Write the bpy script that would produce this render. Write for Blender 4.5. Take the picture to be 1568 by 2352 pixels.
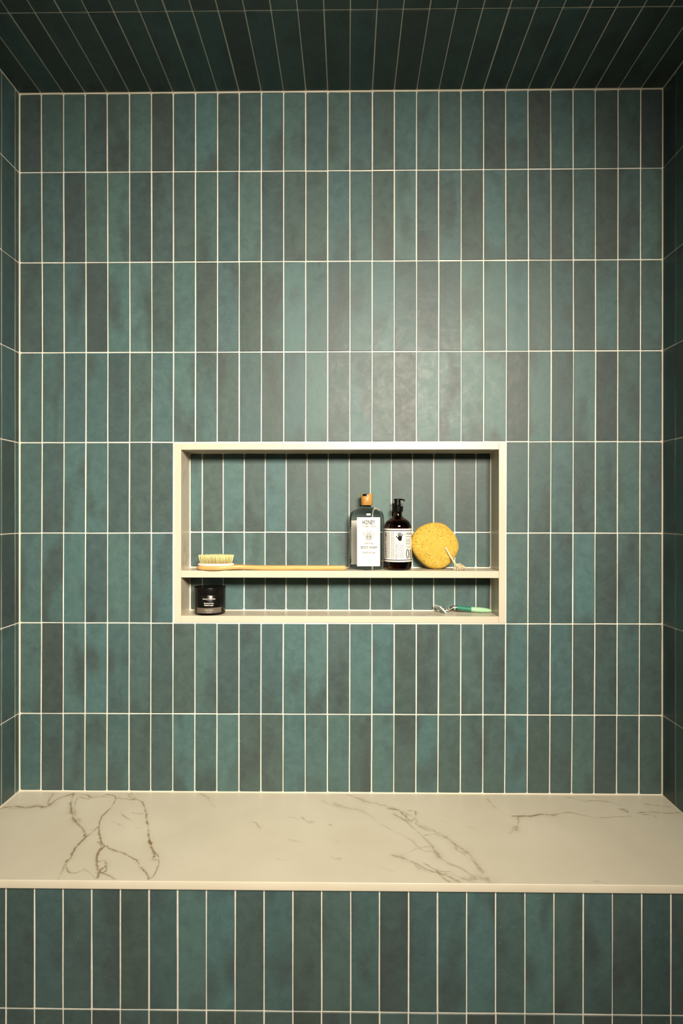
import bpy, bmesh, math, random
import numpy as np
from mathutils import Vector, Matrix

random.seed(7)
rng = np.random.default_rng(11)
scene = bpy.context.scene
col = scene.collection
for o in list(bpy.data.objects):
    bpy.data.objects.remove(o)

# ------------------------------------------------------------------ camera
ZO = 1.375                       # bench top sits 0.50 m above the floor
F_PX = 1295.4                    # focal length in pixels of a 1568 x 2352 frame
CAM = np.array([-0.00525, -1.61499, -0.06854 + ZO])
YAW, PITCH, ROLL = 0.01166, -0.00074, -0.00043
def _rot(yaw, p, r):
    cy, sy, cp, sp, cr, sr = math.cos(yaw), math.sin(yaw), math.cos(p), math.sin(p), math.cos(r), math.sin(r)
    Y = np.array([[cy, -sy, 0], [sy, cy, 0], [0, 0, 1]])
    X = np.array([[1, 0, 0], [0, cp, -sp], [0, sp, cp]])
    R = np.array([[cr, 0, sr], [0, 1, 0], [-sr, 0, cr]])
    return Y @ X @ R
RM = _rot(YAW, PITCH, ROLL)
cam_data = bpy.data.cameras.new('camera')
cam = bpy.data.objects.new('camera', cam_data)
col.objects.link(cam)
cam_data.sensor_fit = 'VERTICAL'
cam_data.sensor_height = 36.0
cam_data.sensor_width = 24.0
cam_data.lens = F_PX / 2352 * 36.0
cam_data.clip_start = 0.01
m = Matrix.Identity(4)
for i in range(3):
    m[i][0] = RM[i, 0]; m[i][1] = RM[i, 2]; m[i][2] = -RM[i, 1]; m[i][3] = CAM[i]
cam.matrix_world = m
scene.camera = cam

def at(px, py, Y):
    """world point seen at a photo pixel, on the plane y = Y"""
    d = RM @ np.array([(px - 784) / F_PX, 1, -(py - 1176) / F_PX])
    return CAM + d * ((Y - CAM[1]) / d[1])
def on_level(px, py, Z):
    d = RM @ np.array([(px - 784) / F_PX, 1, -(py - 1176) / F_PX])
    return CAM + d * ((Z - CAM[2]) / d[2])

# ------------------------------------------------------------------ world, lights, exposure
world = bpy.data.worlds.new('world'); scene.world = world
world.use_nodes = True
bg = world.node_tree.nodes['Background']
bg.inputs['Color'].default_value = (1.0, 0.86, 0.66, 1)
bg.inputs['Strength'].default_value = 0.006

def area_light(name, loc, target, sx, sy, power, color):
    l = bpy.data.lights.new(name, 'AREA'); l.shape = 'RECTANGLE'
    l.size = sx; l.size_y = sy; l.energy = power; l.color = color
    o = bpy.data.objects.new(name, l); col.objects.link(o)
    o.location = loc
    o.rotation_euler = (Vector(target) - Vector(loc)).to_track_quat('-Z', 'Y').to_euler()
    return o
# warm light of the bathroom behind the photographer, entering over his right shoulder
bl_ = area_light('bathroom_light', (0.47, -2.60, 2.25), (-0.24, 0, 1.20), 0.95, 0.50, 28.5, (1.0, 0.89, 0.72))
bl_.data.spread = math.radians(70)

scene.view_settings.view_transform = 'Standard'
scene.view_settings.look = 'None'
scene.view_settings.gamma = 1.0
scene.view_settings.use_curve_mapping = False
scene.view_settings.exposure = 0.0

# ------------------------------------------------------------------ materials
def srgb(r, g, b):
    f = lambda c: (c / 255 / 12.92) if c / 255 <= 0.04045 else ((c / 255 + 0.055) / 1.055) ** 2.4
    return (f(r), f(g), f(b), 1)

def new_mat(name):
    mt = bpy.data.materials.new(name); mt.use_nodes = True
    nt = mt.node_tree
    return mt, nt, nt.nodes['Principled BSDF']
def N(nt, typ, **kw):
    n = nt.nodes.new(typ)
    for k, v in kw.items():
        if k in n.inputs.keys() if isinstance(k, str) else False:
            n.inputs[k].default_value = v
        else:
            setattr(n, k, v)
    return n
def noise(nt, vec, scale, detail=3, rough=0.55, dist=0.0):
    n = nt.nodes.new('ShaderNodeTexNoise')
    n.inputs['Scale'].default_value = scale; n.inputs['Detail'].default_value = detail
    n.inputs['Roughness'].default_value = rough; n.inputs['Distortion'].default_value = dist
    if vec is not None: nt.links.new(vec, n.inputs['Vector'])
    return n
def ramp(nt, fac, stops):
    r = nt.nodes.new('ShaderNodeValToRGB')
    els = r.color_ramp.elements
    while len(els) < len(stops): els.new(0.5)
    for e, (p, c) in zip(els, stops):
        e.position = p; e.color = c if len(c) == 4 else (*c, 1)
    nt.links.new(fac, r.inputs['Fac'])
    return r
def mixc(nt, fac, a, b, mode='MIX'):
    n = nt.nodes.new('ShaderNodeMix'); n.data_type = 'RGBA'; n.blend_type = mode
    for s, v in ((n.inputs[0], fac), (n.inputs[6], a), (n.inputs[7], b)):
        if hasattr(v, 'is_linked') or hasattr(v, 'links'): nt.links.new(v, s)
        elif isinstance(v, (int, float)): s.default_value = v
        else: s.default_value = v if len(v) == 4 else (*v, 1)
    return n.outputs[2]
def bump(nt, bsdf, height, strength, dist):
    b = nt.nodes.new('ShaderNodeBump')
    b.inputs['Strength'].default_value = strength; b.inputs['Distance'].default_value = dist
    nt.links.new(height, b.inputs['Height']); nt.links.new(b.outputs[0], bsdf.inputs['Normal'])
    return b
def math_node(nt, op, a, b=None):
    n = nt.nodes.new('ShaderNodeMath'); n.operation = op
    for s, v in ((n.inputs[0], a), (n.inputs[1], b)):
        if v is None: continue
        if isinstance(v, (int, float)): s.default_value = v
        else: nt.links.new(v, s)
    return n.outputs[0]

def simple(name, color, rough=0.5, metal=0.0, **kw):
    mt, nt, b = new_mat(name)
    b.inputs['Base Color'].default_value = color if len(color) == 4 else (*color, 1)
    b.inputs['Roughness'].default_value = rough; b.inputs['Metallic'].default_value = metal
    for k, v in kw.items(): b.inputs[k.replace('_', ' ')].default_value = v
    return mt

def make_tile_mat():
    mt, nt, b = new_mat('glazed_tile')
    oi = nt.nodes.new('ShaderNodeObjectInfo')
    tc = nt.nodes.new('ShaderNodeTexCoord')
    off = nt.nodes.new('ShaderNodeCombineXYZ')
    r1 = math_node(nt, 'MULTIPLY', oi.outputs['Random'], 37.0)
    r2 = math_node(nt, 'MULTIPLY', oi.outputs['Random'], 91.0)
    nt.links.new(r1, off.inputs[0]); nt.links.new(r2, off.inputs[1]); nt.links.new(r1, off.inputs[2])
    add = nt.nodes.new('ShaderNodeVectorMath'); add.operation = 'ADD'
    nt.links.new(tc.outputs['Object'], add.inputs[0]); nt.links.new(off.outputs[0], add.inputs[1])
    vec = add.outputs[0]
    # broad drift of the glaze from teal to brown grey, fine clouding on top
    mp = nt.nodes.new('ShaderNodeMapping'); mp.inputs['Scale'].default_value = (1.7, 1.0, 0.75)
    nt.links.new(vec, mp.inputs['Vector'])
    big = noise(nt, mp.outputs[0], 9.0, 1.5, 0.45, 0.25)
    drift = ramp(nt, big.outputs['Fac'], [(0.50, (0, 0, 0)), (0.72, (1, 1, 1))])
    df = math_node(nt, 'MULTIPLY', drift.outputs['Color'], 0.75)
    c1 = mixc(nt, df, oi.outputs['Color'], (0.054, 0.073, 0.073, 1))
    mid = noise(nt, vec, 38.0, 4, 0.6, 0.6)
    cl = ramp(nt, mid.outputs['Fac'], [(0.3, (0.89, 0.89, 0.89)), (0.72, (1.14, 1.13, 1.11))])
    c2 = mixc(nt, 1.0, c1, cl.outputs['Color'], 'MULTIPLY')
    fine = noise(nt, vec, 420.0, 3, 0.7)
    fr = ramp(nt, fine.outputs['Fac'], [(0.35, (0.90, 0.90, 0.90)), (0.7, (1.12, 1.12, 1.12))])
    c3 = mixc(nt, 1.0, c2, fr.outputs['Color'], 'MULTIPLY')
    # stray grout specks left on the glaze
    vo = nt.nodes.new('ShaderNodeTexVoronoi'); vo.inputs['Scale'].default_value = 62.0
    nt.links.new(vec, vo.inputs['Vector'])
    spk = ramp(nt, vo.outputs['Distance'], [(0.0, (1, 1, 1)), (0.045, (1, 1, 1)), (0.075, (0, 0, 0))])
    sel = noise(nt, vec, 14.0, 1, 0.5)
    selr = ramp(nt, sel.outputs['Fac'], [(0.62, (0, 0, 0)), (0.70, (1, 1, 1))])
    sf = math_node(nt, 'MULTIPLY', spk.outputs['Color'], selr.outputs['Color'])
    sf = math_node(nt, 'MULTIPLY', sf, 0.5)
    c4 = mixc(nt, sf, c3, (0.45, 0.48, 0.44, 1))
    nt.links.new(c4, b.inputs['Base Color'])
    rr = ramp(nt, mid.outputs['Fac'], [(0.3, (0.41, 0.41, 0.41)), (0.7, (0.51, 0.51, 0.51))])
    nt.links.new(rr.outputs['Color'], b.inputs['Roughness'])
    b.inputs['Specular IOR Level'].default_value = 0.36
    h1 = noise(nt, vec, 20.0, 2, 0.45, 0.3)
    h2 = noise(nt, vec, 75.0, 2, 0.5, 0.3)
    hs = math_node(nt, 'ADD', math_node(nt, 'MULTIPLY', h1.outputs['Fac'], 0.7), math_node(nt, 'MULTIPLY', h2.outputs['Fac'], 0.16))
    bump(nt, b, hs, 0.45, 0.0020)
    return mt

def make_grout_mat():
    mt, nt, b = new_mat('cream_grout')
    tc = nt.nodes.new('ShaderNodeTexCoord')
    n = noise(nt, tc.outputs['Object'], 90.0, 4, 0.6)
    r = ramp(nt, n.outputs['Fac'], [(0.3, (0.76, 0.72, 0.63)), (0.7, (0.90, 0.87, 0.79))])
    nt.links.new(r.outputs['Color'], b.inputs['Base Color'])
    b.inputs['Roughness'].default_value = 0.85
    n2 = noise(nt, tc.outputs['Object'], 600.0, 3, 0.6)
    bump(nt, b, n2.outputs['Fac'], 0.3, 0.0006)
    return mt

def make_slab_mat(name, veins=True, k=1.0):
    """cream marble-look porcelain, soft grey and ochre veins"""
    mt, nt, b = new_mat(name)
    tc = nt.nodes.new('ShaderNodeTexCoord')
    n = noise(nt, tc.outputs['Object'], 5.0, 4, 0.55)
    base = ramp(nt, n.outputs['Fac'], [(0.3, (0.61 * k, 0.54 * k, 0.43 * k)), (0.7, (0.66 * k, 0.59 * k, 0.475 * k))])
    c = base.outputs['Color']
    if veins:
        mp = nt.nodes.new('ShaderNodeMapping'); mp.inputs['Scale'].default_value = (1.0, 4.0, 1.6)
        mp.inputs['Rotation'].default_value = (0.3, 0.2, 0.5)
        nt.links.new(tc.outputs['Object'], mp.inputs['Vector'])
        v = noise(nt, mp.outputs[0], 4.0, 6, 0.62, 1.2)
        d = math_node(nt, 'ABSOLUTE', math_node(nt, 'SUBTRACT', v.outputs['Fac'], 0.5))
        vr = ramp(nt, d, [(0.0, (1, 1, 1)), (0.006, (0.6, 0.6, 0.6)), (0.03, (0, 0, 0))])
        gate = noise(nt, tc.outputs['Object'], 6.0, 2)
        gr = ramp(nt, gate.outputs['Fac'], [(0.44, (0, 0, 0)), (0.62, (0.75, 0.75, 0.75))])
        vf = math_node(nt, 'MULTIPLY', vr.outputs['Color'], gr.outputs['Color'])
        c = mixc(nt, vf, c, (0.30, 0.24, 0.15, 1))
    nt.links.new(c, b.inputs['Base Color'])
    b.inputs['Roughness'].default_value = 0.34
    return mt

def make_seat_mat():
    """same slab; its veins are drawn as a colour attribute along the traced vein lines"""
    mt, nt, b = new_mat('bench_slab')
    tc = nt.nodes.new('ShaderNodeTexCoord')
    n = noise(nt, tc.outputs['Object'], 4.0, 4, 0.55)
    base = ramp(nt, n.outputs['Fac'], [(0.3, (0.75, 0.68, 0.54)), (0.7, (0.84, 0.77, 0.63))])
    at_ = nt.nodes.new('ShaderNodeAttribute'); at_.attribute_name = 'vein'
    sep = nt.nodes.new('ShaderNodeSeparateColor'); nt.links.new(at_.outputs['Color'], sep.inputs[0])
    br = noise(nt, tc.outputs['Object'], 38.0, 4, 0.6)
    brr = ramp(nt, br.outputs['Fac'], [(0.38, (0.22, 0.22, 0.22)), (0.54, (1, 1, 1))])
    f1 = math_node(nt, 'MINIMUM', math_node(nt, 'MULTIPLY', math_node(nt, 'MULTIPLY', sep.outputs[0], brr.outputs['Color']), 1.2), 1.0)
    f2 = math_node(nt, 'MULTIPLY', sep.outputs[1], brr.outputs['Color'])
    c = mixc(nt, f2, base.outputs['Color'], (0.42, 0.35, 0.235, 1))
    c = mixc(nt, f1, c, (0.27, 0.150, 0.036, 1))
    nt.links.new(c, b.inputs['Base Color'])
    b.inputs['Roughness'].default_value = 0.36
    return mt

def make_wood(name, c0, c1, axis_scale, rough=0.42):
    mt, nt, b = new_mat(name)
    tc = nt.nodes.new('ShaderNodeTexCoord')
    mp = nt.nodes.new('ShaderNodeMapping'); mp.inputs['Scale'].default_value = axis_scale
    nt.links.new(tc.outputs['Object'], mp.inputs['Vector'])
    n = noise(nt, mp.outputs[0], 1.0, 5, 0.6, 0.6)
    r = ramp(nt, n.outputs['Fac'], [(0.3, c0), (0.7, c1)])
    nt.links.new(r.outputs['Color'], b.inputs['Base Color'])
    b.inputs['Roughness'].default_value = rough
    return mt

def make_sponge_mat():
    mt, nt, b = new_mat('sponge_foam')
    at_ = nt.nodes.new('ShaderNodeAttribute'); at_.attribute_name = 'pore'
    tc = nt.nodes.new('ShaderNodeTexCoord')
    n = noise(nt, tc.outputs['Object'], 60.0, 4, 0.6)
    r = ramp(nt, n.outputs['Fac'], [(0.3, (0.56, 0.37, 0.060)), (0.7, (0.66, 0.455, 0.090))])
    c = mixc(nt, at_.outputs['Fac'], r.outputs['Color'], (0.26, 0.13, 0.006, 1))
    nt.links.new(c, b.inputs['Base Color'])
    b.inputs['Roughness'].default_value = 0.95
    b.inputs['Specular IOR Level'].default_value = 0.15
    n2 = noise(nt, tc.outputs['Object'], 500.0, 3, 0.7)
    bump(nt, b, n2.outputs['Fac'], 0.6, 0.0015)
    return mt

def make_floor_mat():
    mt, nt, b = new_mat('floor_stone')
    tc = nt.nodes.new('ShaderNodeTexCoord')
    br = nt.nodes.new('ShaderNodeTexBrick'); br.inputs['Scale'].default_value = 1.0
    br.offset = 0.0
    br.inputs['Brick Width'].default_value = 0.05; br.inputs['Row Height'].default_value = 0.05
    br.inputs['Mortar Size'].default_value = 0.0015
    br.inputs['Color1'].default_value = (0.60, 0.55, 0.45, 1); br.inputs['Color2'].default_value = (0.66, 0.61, 0.51, 1)
    br.inputs['Mortar'].default_value = (0.42, 0.38, 0.30, 1)
    nt.links.new(tc.outputs['Object'], br.inputs['Vector'])
    nt.links.new(br.outputs['Color'], b.inputs['Base Color'])
    b.inputs['Roughness'].default_value = 0.5
    return mt

TILE = make_tile_mat()
GROUT = make_grout_mat()
SLAB = make_slab_mat('cream_slab', True)
EDGE = make_slab_mat('cream_slab_edge', False, 1.0)
SEAT = make_seat_mat()
FLOOR = make_floor_mat()
CAULK = simple('cream_caulk', (0.80, 0.74, 0.60), 0.6)

# ------------------------------------------------------------------ helpers
def obj(name, me, mat, parent=None, loc=None):
    o = bpy.data.objects.new(name, me); col.objects.link(o)
    if mat is not None and not me.materials: me.materials.append(mat)
    if loc is not None: o.location = loc
    if parent is not None: o.parent = parent
    return o
def tag(o, label=None, cat=None, group=None, kind=None):
    if label: o['label'] = label
    if cat: o['category'] = cat
    if group: o['group'] = group
    if kind: o['kind'] = kind
    return o
def empty(name, loc):
    o = bpy.data.objects.new(name, None); col.objects.link(o); o.location = loc
    o.empty_display_size = 0.05
    return o
def mesh(name, verts, faces, smooth=False):
    me = bpy.data.meshes.new(name)
    me.from_pydata([tuple(map(float, v)) for v in verts], [], [tuple(f) for f in faces])
    me.validate()
    if smooth:
        me.polygons.foreach_set('use_smooth', [True] * len(me.polygons))
    me.update()
    return me
def fix_normals(me):
    bm = bmesh.new(); bm.from_mesh(me)
    bmesh.ops.recalc_face_normals(bm, faces=bm.faces); bm.to_mesh(me); bm.free()
    return me
def boxes(name, lst, bevel=0.0):
    bm = bmesh.new()
    for (x0, x1, y0, y1, z0, z1) in lst:
        r = bmesh.ops.create_cube(bm, size=1.0)
        for v in r['verts']:
            v.co = ((x0 + x1) / 2 + v.co.x * (x1 - x0), (y0 + y1) / 2 + v.co.y * (y1 - y0), (z0 + z1) / 2 + v.co.z * (z1 - z0))
    if bevel:
        bmesh.ops.bevel(bm, geom=list(bm.edges), offset=bevel, segments=2, profile=0.5, affect='EDGES')
    me = bpy.data.meshes.new(name); bm.to_mesh(me); bm.free()
    return me
def lathe(name, prof, n=64, sx=1.0, sy=1.0, power=2.0, smooth=True, cap=True):
    """prof: list of (radius, z).  power > 2 gives a squarer cross section"""
    verts, faces = [], []
    for r, z in prof:
        for i in range(n):
            a = 2 * math.pi * i / n
            c, s = math.cos(a), math.sin(a)
            k = (abs(c) ** power + abs(s) ** power) ** (-1 / power)
            verts.append((r * sx * c * k, r * sy * s * k, z))
    L = len(prof)
    for j in range(L - 1):
        for i in range(n):
            a, b = j * n + i, j * n + (i + 1) % n
            faces.append((a, b, b + n, a + n))
    if cap:
        faces.append(tuple(range(n))[::-1])
        faces.append(tuple(range((L - 1) * n, L * n)))
    me = mesh(name, verts, faces, smooth)
    if cap:
        me.polygons[len(faces) - 1].use_smooth = False; me.polygons[len(faces) - 2].use_smooth = False
    return me
def tube(name, pts, radii, n=12, flat=1.0, smooth=True):
    """swept tube through 3-D points; flat scales the section along its binormal"""
    pts = [Vector(p) for p in pts]
    if isinstance(radii, (int, float)): radii = [radii] * len(pts)
    verts, faces = [], []
    up = Vector((0, 0, 1))
    for i, p in enumerate(pts):
        t = (pts[min(i + 1, len(pts) - 1)] - pts[max(i - 1, 0)]).normalized()
        s = t.cross(up)
        if s.length < 1e-4: s = t.cross(Vector((0, 1, 0)))
        s.normalize(); u = s.cross(t).normalized()
        for k in range(n):
            a = 2 * math.pi * k / n
            verts.append(p + s * (math.cos(a) * radii[i]) + u * (math.sin(a) * radii[i] * flat))
    for i in range(len(pts) - 1):
        for k in range(n):
            a, b = i * n + k, i * n + (k + 1) % n
            faces.append((a, b, b + n, a + n))
    faces.append(tuple(range(n))[::-1]); faces.append(tuple(range((len(pts) - 1) * n, len(pts) * n)))
    return mesh(name, verts, faces, smooth)
def smooth_path(pts, n):
    """Catmull-Rom through points"""
    P = [np.array(p, float) for p in pts]
    P = [2 * P[0] - P[1]] + P + [2 * P[-1] - P[-2]]
    out = []
    segs = len(P) - 3
    for s in range(segs):
        a, b, c, d = P[s:s + 4]
        m_ = max(2, n // segs)
        for k in range(m_):
            t = k / m_
            out.append(0.5 * ((2 * b) + (-a + c) * t + (2 * a - 5 * b + 4 * c - d) * t * t + (-a + 3 * b - 3 * c + d) * t ** 3))
    out.append(P[-2])
    return out
def join_mesh(name, parts, smooth=False):
    V, Fc = [], []
    for vs, fs in parts:
        o_ = len(V); V += list(vs); Fc += [tuple(i + o_ for i in f) for f in fs]
    return mesh(name, V, Fc, smooth)

# ------------------------------------------------------------------ tiles
PAL = [(0.058, 0.084, 0.083), (0.063, 0.102, 0.101), (0.067, 0.117, 0.117), (0.072, 0.132, 0.132), (0.078, 0.147, 0.147)]
def tone(k):
    c = PAL[k]; j = random.uniform(0.93, 1.07); w = random.uniform(-0.05, 0.05)
    return (c[0] * j * (1 + w), c[1] * j, c[2] * j * (1 - w), 1)

def tile(parent, corners, U, V, W, O, k, depth=0.0045, gap=0.00155, rad=0.0022, edges=(0, 0, 0, 0)):
    """corners: (u,v) of a joint cell, counter-clockwise from lower left (seen from the room);
    U, V wall axes, W points into the room, O origin of the wall plane (glaze level)"""
    q = [np.array(c, float) for c in corners]
    e = [gap + random.uniform(-0.0003, 0.0003) + edges[i] for i in range(4)]   # bottom, right, top, left
    q[0] = q[0] + (e[3], e[0]); q[1] = q[1] + (-e[1], e[0]); q[2] = q[2] + (-e[1], -e[2]); q[3] = q[3] + (e[3], -e[2])
    q = [p + (random.uniform(-0.0003, 0.0003), random.uniform(-0.0003, 0.0003)) for p in q]
    cen = sum(q) / 4
    out = []
    for i in range(4):
        a, b, pz = q[i], q[(i + 1) % 4], q[(i - 1) % 4]
        r = (rad if (edges[(i - 1) % 4] or edges[i]) else min(rad, 0.0011)) * random.uniform(0.7, 1.4)
        d1 = (pz - a) / np.linalg.norm(pz - a); d2 = (b - a) / np.linalg.norm(b - a)
        out.append(a + d1 * r)
        if r > 0.0015: out.append(a + (d1 + d2) * r * 0.29)
        out.append(a + d2 * r)
        L = np.linalg.norm(b - a)
        if L > 0.1:                                   # slightly wavering hand-made long edges
            nrm = np.array((d2[1], -d2[0]))
            for t in (0.36, 0.68):
                out.append(a + (b - a) * t + nrm * random.uniform(-0.00035, 0.00035))
    n = len(out)
    tx, ty = random.uniform(-0.006, 0.006), random.uniform(-0.0025, 0.0025)
    base = np.array(O) + U * cen[0] + V * cen[1]
    verts = []
    for inset, w in ((0.0, -depth), (0.0, -0.0011), (0.0011, 0.0)):
        for p in out:
            d = p - cen
            s = d - np.sign(d) * np.minimum(inset, np.abs(d) * 0.5)
            ww = w + (tx * d[0] + ty * d[1] if w > -depth + 1e-6 else 0)
            verts.append(U * s[0] + V * s[1] + W * ww)
    faces = []
    for j in range(2):
        for i in range(n):
            a, b = j * n + i, j * n + (i + 1) % n
            faces.append((a, b, b + n, a + n))
    faces.append(tuple(range(2 * n, 3 * n)))
    me = mesh('tile', verts, faces)
    o = obj('tile', me, TILE, parent)
    # the parent sits at the world origin unless it carries its own location
    o.location = base - np.array(parent_world(parent))
    o.color = tone(k)
    return o
def parent_world(p):
    v = Vector((0, 0, 0))
    while p is not None:
        v += p.location; p = p.parent
    return v

XL, XR = -0.9525, 0.8892
ZT = 1.1352 + ZO
ZB = 0.50
RP = 0.2596
FRONT = -0.98                     # how far the side walls and the ceiling run towards the room
X3 = np.array([1.0, 0, 0]); Y3 = np.array([0, 1.0, 0]); Z3 = np.array([0, 0, 1.0])

CZ = [1.0842 + ZO, 0.3927 + ZO, -0.5236 + ZO, -0.8355 + ZO]
CX = [[-0.953, -0.8892, -0.8249, -0.7619, -0.6983, -0.6342, -0.5707, -0.5079, -0.4439, -0.38, -0.3181, -0.2543, -0.1905, -0.1268, -0.0638, -0.0003, 0.0638, 0.1267, 0.1901, 0.2534, 0.3167, 0.3805, 0.4436, 0.5074, 0.5716, 0.6352, 0.6982, 0.7629, 0.8269, 0.8903],
      [-0.9498, -0.886, -0.8229, -0.7593, -0.6963, -0.6328, -0.5693, -0.5071, -0.4438, -0.3805, -0.3179, -0.254, -0.1897, -0.1266, -0.0636, 0.0, 0.0635, 0.127, 0.1904, 0.2538, 0.3177, 0.3822, 0.4466, 0.5103, 0.574, 0.637, 0.6999, 0.7628, 0.8269, 0.8902],
      [-0.9529, -0.8891, -0.8257, -0.7624, -0.6981, -0.6352, -0.5723, -0.5088, -0.4448, -0.3815, -0.3182, -0.255, -0.1912, -0.1281, -0.0644, -0.0002, 0.0634, 0.1268, 0.1903, 0.2537, 0.317, 0.3809, 0.4447, 0.5078, 0.5715, 0.6352, 0.6981, 0.7611, 0.8245, 0.8879],
      [-0.9542, -0.8904, -0.8266, -0.763, -0.6993, -0.6357, -0.5729, -0.5088, -0.4454, -0.382, -0.3181, -0.2549, -0.1917, -0.128, -0.0643, -0.0013, 0.0623, 0.1258, 0.1892, 0.252, 0.3159, 0.3798, 0.4424, 0.5062, 0.5699, 0.6323, 0.6959, 0.7601, 0.8235, 0.887]]
CX = np.array(CX)
RZ = np.array([[1.1379, 1.134, 1.137], [0.9084, 0.9079, 0.9093], [0.6482, 0.6488, 0.6494], [0.3891, 0.3894, 0.3901], [0.13, 0.131, 0.1313],
               [-0.1309, -0.1296, -0.1294], [-0.3894, -0.3896, -0.3883], [-0.6508, -0.6496, -0.6485], [-0.8762, -0.8748, -0.8728]]) + ZO
RZ[0] = ZT; RZ[8] = ZB
def row_z(j, x): return float(np.interp(x, [-0.952, -0.024, 0.889], RZ[j]))
def col_x(k, z):
    if k == 0: return XL
    if k == 29: return XR
    return float(np.interp(z, CZ[::-1], CX[::-1, k]))

# niche opening (outer edge of its slab frame)
NX0, NX1 = -0.5058, 0.4458
NZ0, NZ1 = -0.3889 + ZO, 0.1302 + ZO
ND = 0.0875                       # depth of its tiled back
GT = 0.0016                       # grout sits this far behind the glaze

# back wall ---------------------------------------------------------------
wall_back = obj('wall_back', boxes('wall_back', [
    (XL - 0.10, NX0, GT, 0.16, 0.0, ZT + 0.10), (NX1, XR + 0.10, GT, 0.16, 0.0, ZT + 0.10),
    (NX0, NX1, GT, 0.16, 0.0, NZ0), (NX0, NX1, GT, 0.16, NZ1, ZT + 0.10), (NX0, NX1, ND + 0.03, 0.16, NZ0, NZ1)]), GROUT)
tag(wall_back, 'back shower wall of stacked vertical teal glazed tiles', kind='structure')
ROWS = ["02311303424" "233" "3" "21442213033120",
        "22024111323122331413142112024"[:29],
        "12304414121243134211444221312",
        "33231234312124131033440414022",
        "2134111" "222222222222222" "2231231",
        "3341423" "222222222222222" "3124122",
        "30342211311244144112214131121",
        "31233114341133414142224113011"]
ROWS[0] = "0231130" "2412332" "3" "21442213033120"
for j in range(8):
    row = (ROWS[j] + "2" * 29)[:29]
    for k in range(29):
        if j in (4, 5) and 7 <= k < 22: continue
        cs = []
        for (kk, jj) in ((k, j + 1), (k + 1, j + 1), (k + 1, j), (k, j)):
            x = col_x(kk, RZ[jj].mean()); cs.append((x, row_z(jj, x)))
        ed = [0, 0, 0, 0]
        if k == 0: ed[3] = 0.0012
        if k == 28: ed[1] = 0.0012
        if j == 0: ed[2] = 0.0016
        if j == 7: ed[0] = 0.0012
        rd = 0.0030
        tile(wall_back, cs, X3, Z3, -Y3, (0, 0, 0), int(row[k]), rad=rd, edges=ed)

# side walls ----------------------------------------------------------------
def side_wall(name, x, sgn, first, label):
    w = obj(name, boxes(name, [(min(x + sgn * GT, x + sgn * 0.1), max(x + sgn * GT, x + sgn * 0.1), FRONT, GT, 0.0, ZT + 0.10)]), GROUT)
    tag(w, label, kind='structure')
    ys = [0.0, first]
    while ys[-1] > FRONT + 0.064: ys.append(ys[-1] - 0.0632)
    ys.append(FRONT)
    side = 0 if sgn < 0 else 2
    zs = [RZ[i][side] for i in range(9)]
    zs += [zs[7] - RP, zs[7] - 2 * RP, 0.0]
    zz = zs[:8] + [zs[8]]
    for j in range(len(zs) - 1):
        for i in range(len(ys) - 1):
            below = j >= 8
            yb, ya = ys[i], ys[i + 1]
            if below and ya > -0.39: continue              # hidden inside the bench
            z1, z0 = zs[j], zs[j + 1]
            if j == 7 and ya < -0.40: z0 = zs[7] - RP       # in front of the bench the row runs on
            if j == 8 and True: 
                if ya < -0.40: continue
            if abs(yb - ya) < 0.006 or z1 - z0 < 0.01: continue
            ed = [0, 0, 0, 0]
            if j == 0: ed[2] = 0.0014
            if j == 7 and z0 == zs[8]: ed[0] = 0.0012
            kk = random.choice([0, 1, 1, 2, 2, 3, 3])
            if sgn < 0:    # left wall: seen from the room, u runs towards the back wall (+y)
                tile(w, [(ya, z0), (yb, z0), (yb, z1), (ya, z1)], Y3, Z3, X3, (x, 0, 0), kk, edges=ed, rad=0.002)
            else:
                tile(w, [(-yb, z0), (-ya, z0), (-ya, z1), (-yb, z1)], -Y3, Z3, -X3, (x, 0, 0), kk, edges=ed, rad=0.002)
    return w
wall_left = side_wall('wall_left', XL, -1, -0.0195, 'left shower wall of vertical teal tiles')
wall_right = side_wall('wall_right', XR, 1, -0.0625, 'right shower wall of vertical teal tiles')

# ceiling -------------------------------------------------------------------
ceiling = obj('ceiling', boxes('ceiling', [(XL - 0.10, XR + 0.10, FRONT, 0.16, ZT + GT, ZT + 0.12)]), GROUT)
tag(ceiling, 'ceiling of long teal tiles above the shower', kind='structure')
cys = [0.0, -0.2597, -0.5194, -0.7791, FRONT]
for j in range(4):
    for k in range(29):
        xa, xb = col_x(k, ZT), col_x(k + 1, ZT)
        ed = [0, 0, 0, 0]
        if j == 0: ed[2] = 0.001
        # seen from below: u = x, v = +y, W = -z  (order keeps the outline counter-clockwise from below)
        tile(ceiling, [(-xb, cys[j + 1]), (-xa, cys[j + 1]), (-xa, cys[j]), (-xb, cys[j])], -X3, Y3, -Z3, (0, 0, ZT), random.choice([0, 1, 1, 1, 2, 2]), edges=ed)  # only the darker tones: the ceiling's shade is partly put into tile colour

floor = obj('floor', boxes('floor', [(XL - 0.10, XR + 0.10, -3.2, 0.16, -0.06, 0.0)]), FLOOR)
tag(floor, 'pale mosaic shower floor', kind='structure')

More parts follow.
